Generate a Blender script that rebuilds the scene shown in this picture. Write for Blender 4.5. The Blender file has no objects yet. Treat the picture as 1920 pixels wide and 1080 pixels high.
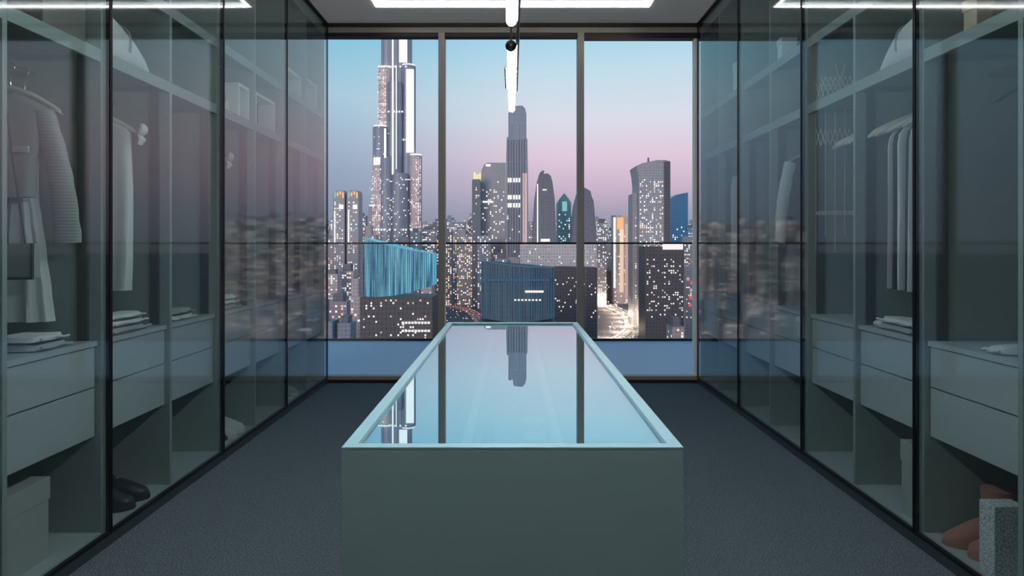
import bpy, bmesh, math, random
from math import sin, cos, pi, radians
from mathutils import Vector, Matrix

# ------------------------------------------------------------------ camera, sky, exposure
sc = bpy.context.scene
col = sc.collection
CAMH, F, VX, VY = 1.30, 1100.0, 961.0, 461.0      # eye height, focal length in px, horizon point in px
cam_d = bpy.data.cameras.new('camera')
cam = bpy.data.objects.new('camera', cam_d); col.objects.link(cam)
cam.location = (0, 0, CAMH); cam.rotation_euler = (radians(90), 0, 0)
cam_d.sensor_width = 36; cam_d.lens = F / 1920 * 36
cam_d.shift_x = -1 / 1920; cam_d.shift_y = -(540 - VY) / 1920
cam_d.clip_start = 0.05; cam_d.clip_end = 20000
sc.camera = cam
vs = sc.view_settings
vs.view_transform = 'Standard'; vs.look = 'None'; vs.gamma = 1.0; vs.exposure = 0.0; vs.use_curve_mapping = False


def lin(r, g, b):
    f = lambda c: (c / 255 / 12.92) if c / 255 <= .04045 else ((c / 255 + .055) / 1.055) ** 2.4
    return (f(r), f(g), f(b), 1.0)


def make_world():
    w = bpy.data.worlds.new('dusk_sky'); sc.world = w; w.use_nodes = True
    nt = w.node_tree; nt.nodes.clear(); N = nt.nodes.new; L = nt.links.new
    tc = N('ShaderNodeTexCoord'); sep = N('ShaderNodeSeparateXYZ'); L(tc.outputs['Generated'], sep.inputs[0])

    def ramp(stops):
        r = N('ShaderNodeValToRGB'); e = r.color_ramp.elements
        e[0].position, e[0].color = stops[0][0], stops[0][1]
        e[1].position, e[1].color = stops[-1][0], stops[-1][1]
        for p, c in stops[1:-1]:
            k = e.new(p); k.color = c
        L(sep.outputs['Z'], r.inputs[0]); return r
    west = ramp([(0, lin(128, 140, 160)), (.055, lin(138, 152, 174)), (.12, lin(146, 168, 192)), (.17, lin(158, 184, 206)),
                 (.24, lin(168, 204, 222)), (.34, lin(126, 196, 224)), (.6, lin(84, 150, 196)), (1, lin(60, 110, 165))])
    east = ramp([(0, lin(140, 142, 160)), (.055, lin(168, 162, 184)), (.10, lin(208, 184, 206)), (.15, lin(228, 204, 222)),
                 (.21, lin(222, 224, 236)), (.28, lin(200, 224, 238)), (.34, lin(168, 216, 238)), (.6, lin(104, 168, 208)), (1, lin(70, 125, 180))])
    mr = N('ShaderNodeMapRange'); mr.interpolation_type = 'SMOOTHSTEP'
    mr.inputs['From Min'].default_value = -.36; mr.inputs['From Max'].default_value = .10
    L(sep.outputs['X'], mr.inputs['Value'])
    mix = N('ShaderNodeMix'); mix.data_type = 'RGBA'
    L(mr.outputs[0], mix.inputs['Factor']); L(west.outputs[0], mix.inputs['A']); L(east.outputs[0], mix.inputs['B'])
    bg = N('ShaderNodeBackground'); bg.inputs['Strength'].default_value = 1.0
    L(mix.outputs['Result'], bg.inputs['Color'])
    out = N('ShaderNodeOutputWorld'); L(bg.outputs[0], out.inputs['Surface'])


make_world()
sun_d = bpy.data.lights.new('western_sky_afterglow_offscreen', 'SUN'); sun_d.energy = 1.1; sun_d.angle = radians(25); sun_d.color = (1, .84, .80)
sun = bpy.data.objects.new('western_sky_afterglow_offscreen', sun_d); col.objects.link(sun)      # low western afterglow behind the viewer, opposite the pink band
sun.rotation_euler = Vector((-.45, -1, .20)).to_track_quat('Z', 'Y').to_euler()
random.seed(7)

# ------------------------------------------------------------------ mesh helpers


class MB:
    def __init__(s):
        s.v = []; s.f = []; s.m = []

    def face(s, pts, m=0):
        b = len(s.v); s.v += [tuple(p) for p in pts]; s.f.append(tuple(range(b, b + len(pts)))); s.m.append(m)

    def box(s, x0, x1, y0, y1, z0, z1, m=0):
        x0, x1 = min(x0, x1), max(x0, x1); y0, y1 = min(y0, y1), max(y0, y1)
        b = len(s.v)
        s.v += [(x0, y0, z0), (x1, y0, z0), (x1, y1, z0), (x0, y1, z0), (x0, y0, z1), (x1, y0, z1), (x1, y1, z1), (x0, y1, z1)]
        for q in ((3, 2, 1, 0), (4, 5, 6, 7), (0, 1, 5, 4), (1, 2, 6, 5), (2, 3, 7, 6), (3, 0, 4, 7)):
            s.f.append(tuple(b + i for i in q)); s.m.append(m)
        return s

    def loft(s, rings, caps=True, m=0):
        b = len(s.v); n = len(rings[0])
        for r in rings: s.v += [tuple(p) for p in r]
        for i in range(len(rings) - 1):
            for j in range(n):
                k = (j + 1) % n
                s.f.append((b + i * n + j, b + i * n + k, b + (i + 1) * n + k, b + (i + 1) * n + j)); s.m.append(m)
        if caps:
            s.f.append(tuple(b + j for j in reversed(range(n)))); s.m.append(m)
            e = b + (len(rings) - 1) * n
            s.f.append(tuple(e + j for j in range(n))); s.m.append(m)
        return s

    def tube(s, path, r, n=10, m=0, flat=1.0):
        P = [Vector(p) for p in path]; rings = []; up = None
        for i, p in enumerate(P):
            t = (P[min(i + 1, len(P) - 1)] - P[max(i - 1, 0)]).normalized()
            if up is None:
                up = Vector((0, 1, 0)) if abs(t.y) < .8 else Vector((1, 0, 0))
            a = t.cross(up).normalized(); b2 = a.cross(t).normalized(); up = b2
            rr = r[i] if isinstance(r, (list, tuple)) else r
            rings.append([p + a * rr * cos(2 * pi * k / n) + b2 * rr * flat * sin(2 * pi * k / n) for k in range(n)])
        return s.loft(rings, True, m)

    def prism(s, pts, y0, y1, m=0):      # outline in x,z extruded along y
        return s.loft([[(x, y0, z) for x, z in pts], [(x, y1, z) for x, z in pts]], True, m)

    def cyl(s, cx, cy, z0, z1, r, n=24, m=0, r1=None):
        r1 = r if r1 is None else r1
        return s.loft([[(cx + q * cos(2 * pi * k / n), cy + q * sin(2 * pi * k / n), z) for k in range(n)] for z, q in ((z0, r), (z1, r1))], True, m)

    def lathe(s, prof, cx=0, cy=0, n=20, m=0):
        return s.loft([[(cx + r * cos(2 * pi * k / n), cy + r * sin(2 * pi * k / n), z) for k in range(n)] for r, z in prof], True, m)

    def build(s, name, mat, parent=None, smooth=False, bevel=0.0):
        me = bpy.data.meshes.new(name); me.from_pydata(s.v, [], s.f)
        for q in (mat if isinstance(mat, (list, tuple)) else [mat]): me.materials.append(q)
        bm = bmesh.new(); bm.from_mesh(me)
        for f, mi in zip(bm.faces, s.m): f.material_index = mi
        bmesh.ops.recalc_face_normals(bm, faces=bm.faces)
        if bevel:
            bmesh.ops.bevel(bm, geom=list(bm.edges), offset=bevel, segments=2, affect='EDGES', profile=.6, clamp_overlap=True)
        bm.to_mesh(me); bm.free()
        if smooth:
            for p in me.polygons: p.use_smooth = True
            try: me.set_sharp_from_angle(angle=radians(50))
            except Exception: pass
        o = bpy.data.objects.new(name, me); col.objects.link(o)
        if parent: o.parent = parent
        return o


def bx(*a): return MB().box(*a)


def tag(o, label=None, cat=None, group=None, kind=None):
    if label: o['label'] = label
    if cat: o['category'] = cat
    if group: o['group'] = group
    if kind: o['kind'] = kind
    return o


def empty(name, loc, label=None, cat=None, group=None, kind=None, rz=0):
    o = bpy.data.objects.new(name, None); col.objects.link(o); o.location = loc; o.rotation_euler.z = rz
    o.empty_display_size = .1
    return tag(o, label, cat, group, kind)


def copy_tree(o, parent=None):
    c = o.copy(); col.objects.link(c); c.parent = parent
    for ch in [q for q in list(col.objects) if q.parent == o]: copy_tree(ch, c)
    return c

# ------------------------------------------------------------------ materials


def mat(name, color, rough=.5, metal=0., noise=0., nscale=20., bump=0., bscale=60., spec=.5, emit=None, es=0., sheen=0., sample=True):
    m = bpy.data.materials.new(name); m.use_nodes = True
    nt = m.node_tree; N = nt.nodes.new; L = nt.links.new; b = nt.nodes['Principled BSDF']
    b.inputs['Base Color'].default_value = color; b.inputs['Roughness'].default_value = rough
    b.inputs['Metallic'].default_value = metal; b.inputs['Specular IOR Level'].default_value = spec
    if sheen: b.inputs['Sheen Weight'].default_value = sheen
    tc = N('ShaderNodeTexCoord')
    if noise:
        n = N('ShaderNodeTexNoise'); n.inputs['Scale'].default_value = nscale; n.inputs['Detail'].default_value = 4
        L(tc.outputs['Object'], n.inputs['Vector'])
        mx = N('ShaderNodeMix'); mx.data_type = 'RGBA'
        mx.inputs['A'].default_value = tuple(c * (1 - noise) for c in color[:3]) + (1,)
        mx.inputs['B'].default_value = tuple(min(1, c * (1 + noise)) for c in color[:3]) + (1,)
        L(n.outputs['Fac'], mx.inputs['Factor']); L(mx.outputs['Result'], b.inputs['Base Color'])
    if bump:
        n2 = N('ShaderNodeTexNoise'); n2.inputs['Scale'].default_value = bscale; n2.inputs['Detail'].default_value = 3
        L(tc.outputs['Object'], n2.inputs['Vector'])
        bp = N('ShaderNodeBump'); bp.inputs['Strength'].default_value = bump; bp.inputs['Distance'].default_value = .004
        L(n2.outputs['Fac'], bp.inputs['Height']); L(bp.outputs['Normal'], b.inputs['Normal'])
    if emit:
        b.inputs['Emission Color'].default_value = emit; b.inputs['Emission Strength'].default_value = es
        if not sample: m.cycles.emission_sampling = 'NONE'
    return m


def glass(name, tint, r0, rough=0.0, refl=(1, 1, 1, 1)):
    """thin sheet: clear tinted transmission under a Schlick reflection"""
    m = bpy.data.materials.new(name); m.use_nodes = True
    nt = m.node_tree; nt.nodes.clear(); N = nt.nodes.new; L = nt.links.new
    lw = N('ShaderNodeLayerWeight'); lw.inputs['Blend'].default_value = .5
    p = N('ShaderNodeMath'); p.operation = 'POWER'; p.inputs[1].default_value = 5; L(lw.outputs['Facing'], p.inputs[0])
    q = N('ShaderNodeMath'); q.operation = 'MULTIPLY_ADD'; q.inputs[1].default_value = 1 - r0; q.inputs[2].default_value = r0
    L(p.outputs[0], q.inputs[0])
    t = N('ShaderNodeBsdfTransparent'); t.inputs['Color'].default_value = tint
    g = N('ShaderNodeBsdfGlossy'); g.inputs['Roughness'].default_value = rough; g.inputs['Color'].default_value = refl
    mx = N('ShaderNodeMixShader'); L(q.outputs[0], mx.inputs[0]); L(t.outputs[0], mx.inputs[1]); L(g.outputs[0], mx.inputs[2])
    o = N('ShaderNodeOutputMaterial'); L(mx.outputs[0], o.inputs['Surface'])
    return m


M = {}
M['ceiling'] = mat('warm_beige_ceiling_paint', lin(236, 224, 212), .8, noise=.02, nscale=3)
M['tray'] = mat('blue_grey_satin_panel', lin(186, 206, 220), .35)
M['wall'] = mat('wall_paint', lin(168, 164, 158), .8, noise=.03, nscale=4)
M['bronze'] = mat('bronze_aluminium', lin(142, 136, 130), .45, .2, noise=.05, nscale=30)
M['bronze_d'] = mat('dark_bronze', lin(44, 38, 40), .45, .4)
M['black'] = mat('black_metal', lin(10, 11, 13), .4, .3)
M['carcass'] = mat('taupe_grey_board', lin(156, 164, 160), .6, noise=.03, nscale=6)
M['upright'] = mat('dark_upright', lin(92, 94, 88), .5, .3)
M['drawer'] = mat('grey_drawer_lacquer', lin(184, 190, 188), .5, noise=.02, nscale=5)
M['plinth'] = mat('dark_teal_plinth', lin(42, 52, 56), .4)
M['rod'] = mat('brushed_steel', lin(150, 150, 148), .3, .9)
M['door_glass'] = glass('smoked_teal_glass', (.80, .855, .87, 1), .055, .045)
M['win_glass'] = glass('clear_window_glass', (.98, .985, .985, 1), .0)
M['bal_glass'] = glass('balustrade_glass', (.92, .9, .9, 1), .0)
M['table_glass'] = glass('reflective_table_glass', (.84, .94, .96, 1), .58, 0, (.78, .96, 1, 1))
M['lacquer'] = mat('pale_teal_lacquer', lin(150, 184, 191), .35)
M['lacquer_rim'] = mat('pale_teal_rim', lin(136, 176, 186), .25)
M['velvet'] = mat('blue_grey_velvet', lin(150, 178, 194), .9, bump=.2, bscale=300)
M['led'] = mat('white_led', (1, 1, 1, 1), .5, emit=(1, .95, .89, 1), es=26.0)
M['tube'] = mat('white_led_tube', (1, 1, 1, 1), .5, emit=(1, .98, .96, 1), es=125.0)
M['white_cloth'] = mat('white_cotton', lin(226, 226, 222), .9, bump=.25, bscale=90, sheen=.2)
M['ivory_cloth'] = mat('ivory_satin', lin(226, 216, 196), .7, bump=.15, bscale=60)
M['grey_cloth'] = mat('pale_grey_knit', lin(176, 178, 172), .9, bump=.3, bscale=140, sheen=.2)
M['dark_cloth'] = mat('charcoal_cloth', lin(70, 74, 76), .9, bump=.2, bscale=120)
M['white_box'] = mat('white_card', lin(236, 234, 228), .6)
M['beige_box'] = mat('beige_card', lin(206, 188, 160), .6)
M['grey_box'] = mat('warm_grey_card', lin(120, 116, 108), .6)
M['pale_box'] = mat('pale_grey_card', lin(172, 172, 166), .7)
M['rubber'] = mat('white_rubber', lin(214, 214, 208), .5)
M['dark_shoe'] = mat('dark_leather', lin(40, 42, 44), .35)
M['pink_suede'] = mat('dusty_pink_suede', lin(176, 122, 104), .85, bump=.2, bscale=200)
M['silver'] = mat('silver', lin(220, 224, 228), .15, 1.0)
M['bottle_glass'] = mat('perfume_glass', lin(120, 160, 180), .1)
M['terrace'] = mat('blue_grey_terrace', lin(158, 180, 196), .45, noise=.04, nscale=1.2)


def carpet_mat():
    m = bpy.data.materials.new('speckled_carpet'); m.use_nodes = True
    nt = m.node_tree; N = nt.nodes.new; L = nt.links.new; b = nt.nodes['Principled BSDF']
    tc = N('ShaderNodeTexCoord')
    n = N('ShaderNodeTexNoise'); n.inputs['Scale'].default_value = 150; n.inputs['Detail'].default_value = 6; n.inputs['Roughness'].default_value = .75
    L(tc.outputs['Object'], n.inputs['Vector'])
    v = N('ShaderNodeTexVoronoi'); v.inputs['Scale'].default_value = 130; L(tc.outputs['Object'], v.inputs['Vector'])
    r = N('ShaderNodeValToRGB'); e = r.color_ramp.elements
    e[0].position, e[0].color = .36, lin(50, 60, 66)
    e[1].position, e[1].color = .66, lin(104, 118, 126)
    L(n.outputs['Fac'], r.inputs[0]); L(r.outputs[0], b.inputs['Base Color'])
    b.inputs['Roughness'].default_value = .95; b.inputs['Specular IOR Level'].default_value = .1
    bp = N('ShaderNodeBump'); bp.inputs['Strength'].default_value = .8; bp.inputs['Distance'].default_value = .008
    L(v.outputs['Distance'], bp.inputs['Height']); L(bp.outputs[0], b.inputs['Normal'])
    return m


def rib_mat():      # knitted cloth with horizontal ribs
    m = M['grey_cloth'].copy(); m.name = 'ribbed_knit'
    nt = m.node_tree; N = nt.nodes.new; L = nt.links.new; b = nt.nodes['Principled BSDF']
    tc = N('ShaderNodeTexCoord'); w = N('ShaderNodeTexWave'); w.bands_direction = 'Z'; w.inputs['Scale'].default_value = 24
    w.inputs['Distortion'].default_value = .6
    L(tc.outputs['Object'], w.inputs['Vector'])
    bp = N('ShaderNodeBump'); bp.inputs['Strength'].default_value = .4; bp.inputs['Distance'].default_value = .006
    L(w.outputs['Fac'], bp.inputs['Height']); L(bp.outputs[0], b.inputs['Normal'])
    return m


def dotted_mat():    # white paper printed with grey specks
    m = bpy.data.materials.new('speckled_paper'); m.use_nodes = True
    nt = m.node_tree; N = nt.nodes.new; L = nt.links.new; b = nt.nodes['Principled BSDF']
    tc = N('ShaderNodeTexCoord'); v = N('ShaderNodeTexVoronoi'); v.inputs['Scale'].default_value = 170
    L(tc.outputs['Object'], v.inputs['Vector'])
    r = N('ShaderNodeValToRGB'); e = r.color_ramp.elements
    e[0].position, e[0].color = .35, lin(150, 154, 154); e[1].position, e[1].color = .5, lin(226, 228, 226)
    L(v.outputs['Distance'], r.inputs[0]); L(r.outputs[0], b.inputs['Base Color']); b.inputs['Roughness'].default_value = .7
    return m


M['carpet'] = carpet_mat(); M['rib'] = rib_mat(); M['dotted'] = dotted_mat()

# ------------------------------------------------------------------ room shell
W, YW, H = 1.75, 5.56, 3.40          # door plane, window plane, ceiling height
YB = -1.6


def struct(o, label, cat): return tag(o, label, cat, kind='structure')


struct(bx(-2.5, 2.5, YB, YW + .12, -.2, 0).build('floor', M['carpet']), 'dark blue grey speckled carpet floor around the table', 'floor')
struct(bx(-2.5, -2.41, YB, YW + .12, 0, 3.7).build('wall_left', M['wall']), 'grey wall behind the wardrobes on the jacket side', 'wall')
struct(bx(2.41, 2.5, YB, YW + .12, 0, 3.7).build('wall_right', M['wall']), 'grey wall behind the wardrobes on the boots side', 'wall')
struct(bx(-2.41, 2.41, YB - .1, YB, 0, 3.7).build('wall_back', M['ceiling']), 'warm beige wall facing the window', 'wall')
TX, TY0, TY1 = 1.20, .20, 5.156      # ceiling recess
c = MB()
c.box(-2.41, 2.41, TY1, YW + .12, H, H + .2); c.box(-2.41, 2.41, YB, TY0, H, H + .2)
c.box(-2.41, -TX, TY0, TY1, H, H + .2); c.box(TX, 2.41, TY0, TY1, H, H + .2)
ceil = struct(c.build('ceiling', M['ceiling']), 'warm beige ceiling with a long rectangular recess edged in light', 'ceiling')
bx(-TX, TX, TY0, TY1, H + .02, H + .1).build('recess_panel', M['tray'], ceil)
r = .008
for a in ((-TX, TX, TY1 - r, TY1, H - .003, H + .005), (-TX, TX, TY0, TY0 + r, H - .003, H + .005),
          (-TX, -TX + r, TY0 + r, TY1 - r, H - .003, H + .005), (TX - r, TX, TY0 + r, TY1 - r, H - .003, H + .005)):
    bx(*a).build('led_line', M['led'], ceil)
# black strips put in for the dark shadow gap above the wardrobe fronts
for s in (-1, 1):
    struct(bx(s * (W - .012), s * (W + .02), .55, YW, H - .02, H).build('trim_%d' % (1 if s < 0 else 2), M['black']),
           'black strip for the dark gap under the ceiling above the %s wardrobes' % ('jacket side' if s < 0 else 'boots side'), 'trim')

# window wall
PX = F / YW
wx = lambda px: (px - VX) / PX
wz = lambda py: CAMH + (VY - py) / PX
t3 = MB(); t3.box(-W - .1, W + .1, YW - .03, YW + .1, wz(51), H)
struct(t3.build('trim_3', M['bronze_d']), 'dark line where the ceiling meets the window head', 'trim')
struct(bx(-W - .1, W + .1, YW, YW + .1, wz(61), wz(51)).build('trim_4', M['bronze']), 'taupe bronze head beam along the window top', 'trim')
for i, px in enumerate((828, 1089)):
    struct(bx(wx(px) - .031, wx(px) + .031, YW - .01, YW + .1, .001, wz(61)).build('trim_%d' % (5 + i), M['bronze'], bevel=.004),
           'bronze window mullion beside the %s pane' % ('skyscraper' if i == 0 else 'flared tower'), 'mullion')
xs = [-W - .1, wx(828), wx(1089), W + .1]
for i in range(3):
    a = xs[i] + (.031 if i else 0); b = xs[i + 1] - (.031 if i < 2 else 0)
    top = wz(68) if i < 2 else wz(71)
    wn = empty('window_%d' % (i + 1), (0, YW, 0), ['floor to ceiling window pane showing the stepped skyscraper', 'middle floor to ceiling window pane behind the table',
               'floor to ceiling window pane showing the flared grey tower'][i], 'window', kind='structure')
    bx(a, b, .005, .09, top, wz(61)).build('head_rail', M['bronze_d'], wn)
    bx(a, b, .0, .10, .0, .028).build('sill_rail', M['bronze_d'], wn)
    bx(a, b, .015, .10, .028, .062).build('sill_rail', M['bronze'], wn)
    bx(a, b, .045, .053, .062, top).build('pane', M['win_glass'], wn)
    if i == 2: bx(wx(1303), wx(1303) + .03, .02, .08, .062, top).build('side_rail', M['white_box'], wn)

# terrace outside
struct(bx(-7, 7, YW + .12, 8.10, -.3, .0).build('terrace', M['terrace']), 'smooth blue grey terrace floor outside the window', 'terrace')
bal = empty('glass_balustrade', (0, 8.04, 0), 'glass balustrade with thin black top rail at the terrace edge', 'balustrade')
bx(-7, 7, -.012, .012, 1.325, 1.348).build('top_rail', M['black'], bal)
bx(-7, 7, -.02, .02, .0, .03).build('base_channel', M['black'], bal)
for k in range(7):
    bx(-7 + k * 2 + .01, -5 + k * 2 - .01, -.006, .006, .03, 1.325).build('pane', M['bal_glass'], bal)

# ------------------------------------------------------------------ display table
TW, T0, T1, TZ = .382, 1.31, 3.46, .85
tb = empty('display_table', (0, T0, 0), 'long pale teal display table with a mirror-like glass top', 'table')
Lt = T1 - T0; rw = .026
bx(-TW, TW, 0, .02, .04, TZ - .006).build('front_panel', M['lacquer'], tb, bevel=.0015)
bx(-TW, TW, Lt - .02, Lt, .04, TZ - .006).build('end_panel', M['lacquer'], tb, bevel=.0015)
for s in (-1, 1):
    bx(s * TW, s * (TW - .02), .021, Lt - .021, .04, TZ - .006).build('side_panel', M['lacquer'], tb)
    bx(s * TW, s * (TW - rw - .004), rw, Lt - rw, TZ - .005, TZ).build('rim', M['lacquer_rim'], tb)
    bx(s * (TW - .021), s * (TW - .03), .021, Lt - .021, TZ - .11, TZ - .006).build('inner_lining', M['velvet'], tb)
bx(-TW, TW, 0, rw, TZ - .005, TZ).build('rim', M['lacquer_rim'], tb)
bx(-TW, TW, Lt - rw, Lt, TZ - .005, TZ).build('rim', M['lacquer_rim'], tb)
bx(-TW + .05, TW - .05, .05, Lt - .05, 0, .04).build('plinth', M['plinth'], tb)
bx(-TW + .031, TW - .031, .027, Lt - .027, TZ - .016, TZ - .010).build('glass_top', M['table_glass'], tb)
bx(-TW + .031, TW - .031, .021, Lt - .021, TZ - .12, TZ - .11).build('velvet_tray', M['velvet'], tb)
for x in (-.115, .115):
    bx(x - .012, x + .012, .022, Lt - .022, TZ - .11, TZ - .04).build('divider', M['white_box'], tb)
for k in range(12):
    y = .1 + k * .17
    bx(-TW + .032, -.128, y, y + .006, TZ - .11, TZ - .05).build('divider', M['lacquer_rim'], tb)
TB = TZ - .11
# watch boxes
for k, (y, n) in enumerate(((1.50, 'shut'), (1.60, 'wide'), (1.70, 'tall'))):
    o = empty('jewellery_box', (.06, y, TB), ['white jewellery box under the glass, lowest of three in a row', 'white jewellery box under the glass, middle of three in a row',
              'white jewellery box under the glass, largest of three in a row'][k], 'box', 'white boxes under the table glass')
    h = (.035, .045, .058)[k]
    bx(-.028, .028, -.03, .03, 0, h * .6).build('body', M['white_box'], o, bevel=.003)
    bx(-.030, .030, -.032, .032, h * .6 + .001, h).build('lid', M['white_box'], o, bevel=.003)
for k, (x, y) in enumerate(((-.075, 1.50), (-.075, 1.58), (-.07, 1.66), (-.072, 1.74))):
    o = empty('perfume_bottle', (x, y, TB), 'small clear bottle with a round silver stopper beneath the table glass', 'bottle', 'bottles beneath the table glass')
    MB().lathe([(.006, 0), (.016, .002), (.018, .02), (.014, .034), (.006, .04), (.006, .044)]).build('body', M['bottle_glass'], o, True)
    MB().lathe([(.003, .044), (.009, .047), (.009, .053), (.003, .057)]).build('stopper', M['silver'], o, True)
for k, (x, y) in enumerate(((-.02, 1.45), (.0, 1.45), (.012, 1.46), (-.002, 1.52), (.02, 1.45))):
    o = empty('ring', (x, y, TB), 'tiny silver ring with a bright stone beneath the table glass', 'ring', 'rings beneath the table glass')
    MB().tube([(0.009 * cos(a), 0, .0115 + .009 * sin(a)) for a in [2 * pi * q / 14 for q in range(15)]], .0022, 6).build('band', M['silver'], o, True)
    MB().lathe([(.001, .021), (.005, .024), (.0035, .028), (.001, .029)], n=8).build('stone', M['white_box'], o)

# ------------------------------------------------------------------ pendant lamp over the table
pz = .75
pd = empty('linear_pendant_lamp', (0, 2.2, CAMH + pz), 'linear pendant lamp of white glowing tubes and black rods over the table', 'lamp')
MB().tube([(-.004, -1.25, .0), (-.004, -.24, 0)], .0165, 16).build('light_tube', M['tube'], pd, True)
MB().tube([(-.004, .03, -.0), (-.004, 1.02, -.0)], .0165, 16).build('light_tube', M['tube'], pd, True)
MB().tube([(.019, -1.25, .004), (.019, .65, .004)], .0062, 8).build('rod', M['black'], pd, True)
MB().tube([(-.030, .26, .0), (-.030, .59, .0)], .0045, 8).build('rod', M['black'], pd, True)
for y in (-.30, .07, .6):
    MB().tube([(-.004, y, .004), (.019, y, .004)], .004, 6).build('clip', M['black'], pd)
MB().tube([(-.004, .3, 0), (-.030, .3, 0)], .003, 6).build('clip', M['black'], pd)
bm_ball = MB().lathe([(.001, -.021)] + [(.021 * cos(a), .021 * sin(a)) for a in [radians(q) for q in range(-75, 90, 15)]] + [(.001, .021)], -.006, 0, 20)
bm_ball.build('ball_joint', M['black'], pd, True)
MB().tube([(-.006, 0, .02), (-.006, 0, H + .05 - CAMH - pz)], .0035, 8).build('stem', M['bronze_d'], pd, True)
MB().tube([(-.006, 0, -.0), (.019, 0, .004)], .004, 6).build('clip', M['black'], pd)

# ------------------------------------------------------------------ wardrobes
SH1, SH2, CT, BASE, TOP = 2.15, 2.55, .89, .06, 3.37
DEP = .62
MODY = [.556, 1.556, 2.556, 3.556, 4.556]


def make_wardrobe(s):
    root = empty('glass_wardrobe', (0, 0, 0))
    B = lambda d0, d1, y0, y1, z0, z1: bx(s * d0, s * d1, y0, y1, z0, z1)
    B(.0, DEP + .02, .001, .999, 0, BASE - .015).build('plinth', M['plinth'], root)
    B(.03, DEP, .019, .981, BASE - .015, BASE).build('bottom_board', M['drawer'], root)
    for y in (.001, .981):
        B(.03, DEP, y, y + .018, BASE - .015, TOP).build('side_panel', M['carcass'], root)
    B(.03, DEP, .49, .51, BASE, TOP - .02).build('partition', M['carcass'], root)
    B(DEP, DEP + .02, .001, .999, BASE - .015, TOP).build('back_panel', M['carcass'], root)
    B(.03, DEP, .019, .981, TOP - .02, TOP).build('top_panel', M['carcass'], root)
    for h in (0, 1):
        y0, y1 = (.0195, .4895) if h == 0 else (.5105, .9805)
        for z in (SH1, SH2):
            sh = B(.045, DEP, y0, y1, z - .022, z).build('shelf', M['carcass'], root)
            B(.030, .0445, y0, y1, z - .055, z).build('lip', M['carcass'], sh)
        tp = B(.030, .0445, y0, y1, TOP - .08, TOP - .0205).build('lip', M['carcass'], root)
        B(.045, DEP, y0, y1, CT - .022, CT).build('counter', M['drawer'], root)
        B(.12, DEP - .01, y0 + .001, y1 - .001, .478, CT - .024).build('drawer_case', M['carcass'], root)
        for z0, z1 in ((.692, CT - .026), (.478, .686)):
            d = B(.055, .075, y0 + .003, y1 - .003, z0, z1).build('drawer', M['drawer'], root, bevel=.002)
            B(.0752, .119, y0 + .02, y1 - .02, z0 + .02, z1 - .02).build('drawer_box', M['upright'], d)
        B(.08, .125, y1 - .012, y1 - .0002, CT + .001, SH1 - .023).build('upright', M['upright'], root)
        rd = MB().tube([(s * .32, y0, 2.04), (s * .32, y1, 2.04)], .012, 12).build('hanging_rod', M['rod'], root, True)
    dr = B(.0, .006, .008, .992, BASE - .01, TOP + .008).build('glass_door', M['door_glass'], root)
    fr = MB()
    for y in (.002, .993): fr.box(s * -.003, s * .018, y, y + .0055, BASE - .014, TOP + .009)
    fr.box(s * -.002, s * .016, .0076, .9928, TOP - .006, TOP + .009); fr.box(s * -.002, s * .016, .0076, .9928, BASE - .014, BASE)
    fr.build('frame', M['black'], dr)
    return root


LAB = {-1: ['empty glass wardrobe next to the one with the knitted jacket', 'glass wardrobe holding the ribbed knit jacket and a dark box on top',
            'glass wardrobe holding the long white dress and a white quilt', 'glass wardrobe holding white sneakers below two drawers',
            'glass wardrobe beside the window with the folded clothes and small shoes'],
       1: ['empty glass wardrobe next to the one with the pink boots', 'glass wardrobe holding the dusty pink boots',
           'glass wardrobe holding the row of padded ivory hangers', 'glass wardrobe holding the pale jacket and a white box',
           'glass wardrobe beside the window holding a single white dress']}
for s in (-1, 1):
    proto = make_wardrobe(s)
    for i, y in enumerate(MODY):
        o = proto if i == 0 else copy_tree(proto)
        o.location = (s * W, y, 0)
        tag(o, LAB[s][i], 'wardrobe', 'glass wardrobes along the %s wall' % ('jacket side' if s < 0 else 'boots side'))

# ------------------------------------------------------------------ clothes and hangers
ROD = 2.04


def wpos(s, d, y, z): return (s * (W + d), y, z)


def hanger(s, y, label, group=None, padded=True, m='ivory_cloth', half=.19, cover=None, puff=.02):
    o = empty('coat_hanger', wpos(s, .32, y, ROD), label, 'hanger', group)
    hk = [(0, 0, -.085), (0, 0, -.03)] + [(.0 - .018 * sin(a) * 1.0, 0, -.005 + .0195 * -cos(a) + .0) for a in [radians(q) for q in range(20, 271, 25)]]
    hk = [(0, 0, -.085), (0, 0, -.035), (.012, 0, -.022)] + [(.0165 * cos(a), 0, .0165 * sin(a)) for a in [radians(q) for q in range(-30, 200, 23)]]
    MB().tube(hk, .0022, 6).build('hook', M['silver'], o, True)
    R_ = puff if padded else .011
    n = 14; path = []; rad = []
    for i in range(n + 1):
        t = -1 + 2 * i / n
        path.append((half * t, 0, -.088 - .095 * abs(t) ** 1.35)); rad.append(R_ * (1 - .35 * abs(t)) * (.35 if i in (0, n) else 1))
    MB().tube(path, rad, 10, flat=.8 if padded else 1.6).build('shoulder_bar', M[m], o, True)
    if cover:
        for sg in (1,):
            rr = []
            for i in range(9):
                t = i / 8; a = -.5 + t * 3.6
                rr.append((-s * (half + .012 + .030 * sin(a) * .6), 0, -.155 - .022 * cos(a) - .01 * t))
            MB().tube(rr, [.006, .015, .019, .02, .02, .019, .016, .012, .006], 10, flat=1.3).build('scarf_knot', M['white_cloth'], o, True)
            MB().tube([(-s * (half + .005), 0, -.18), (-s * (half + .02), .004, -.215), (-s * (half + .01), 0, -.24)], [.008, .017, .010], 8, flat=1.4).build('scarf_end', M['white_cloth'], o, True)
    return o


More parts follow.
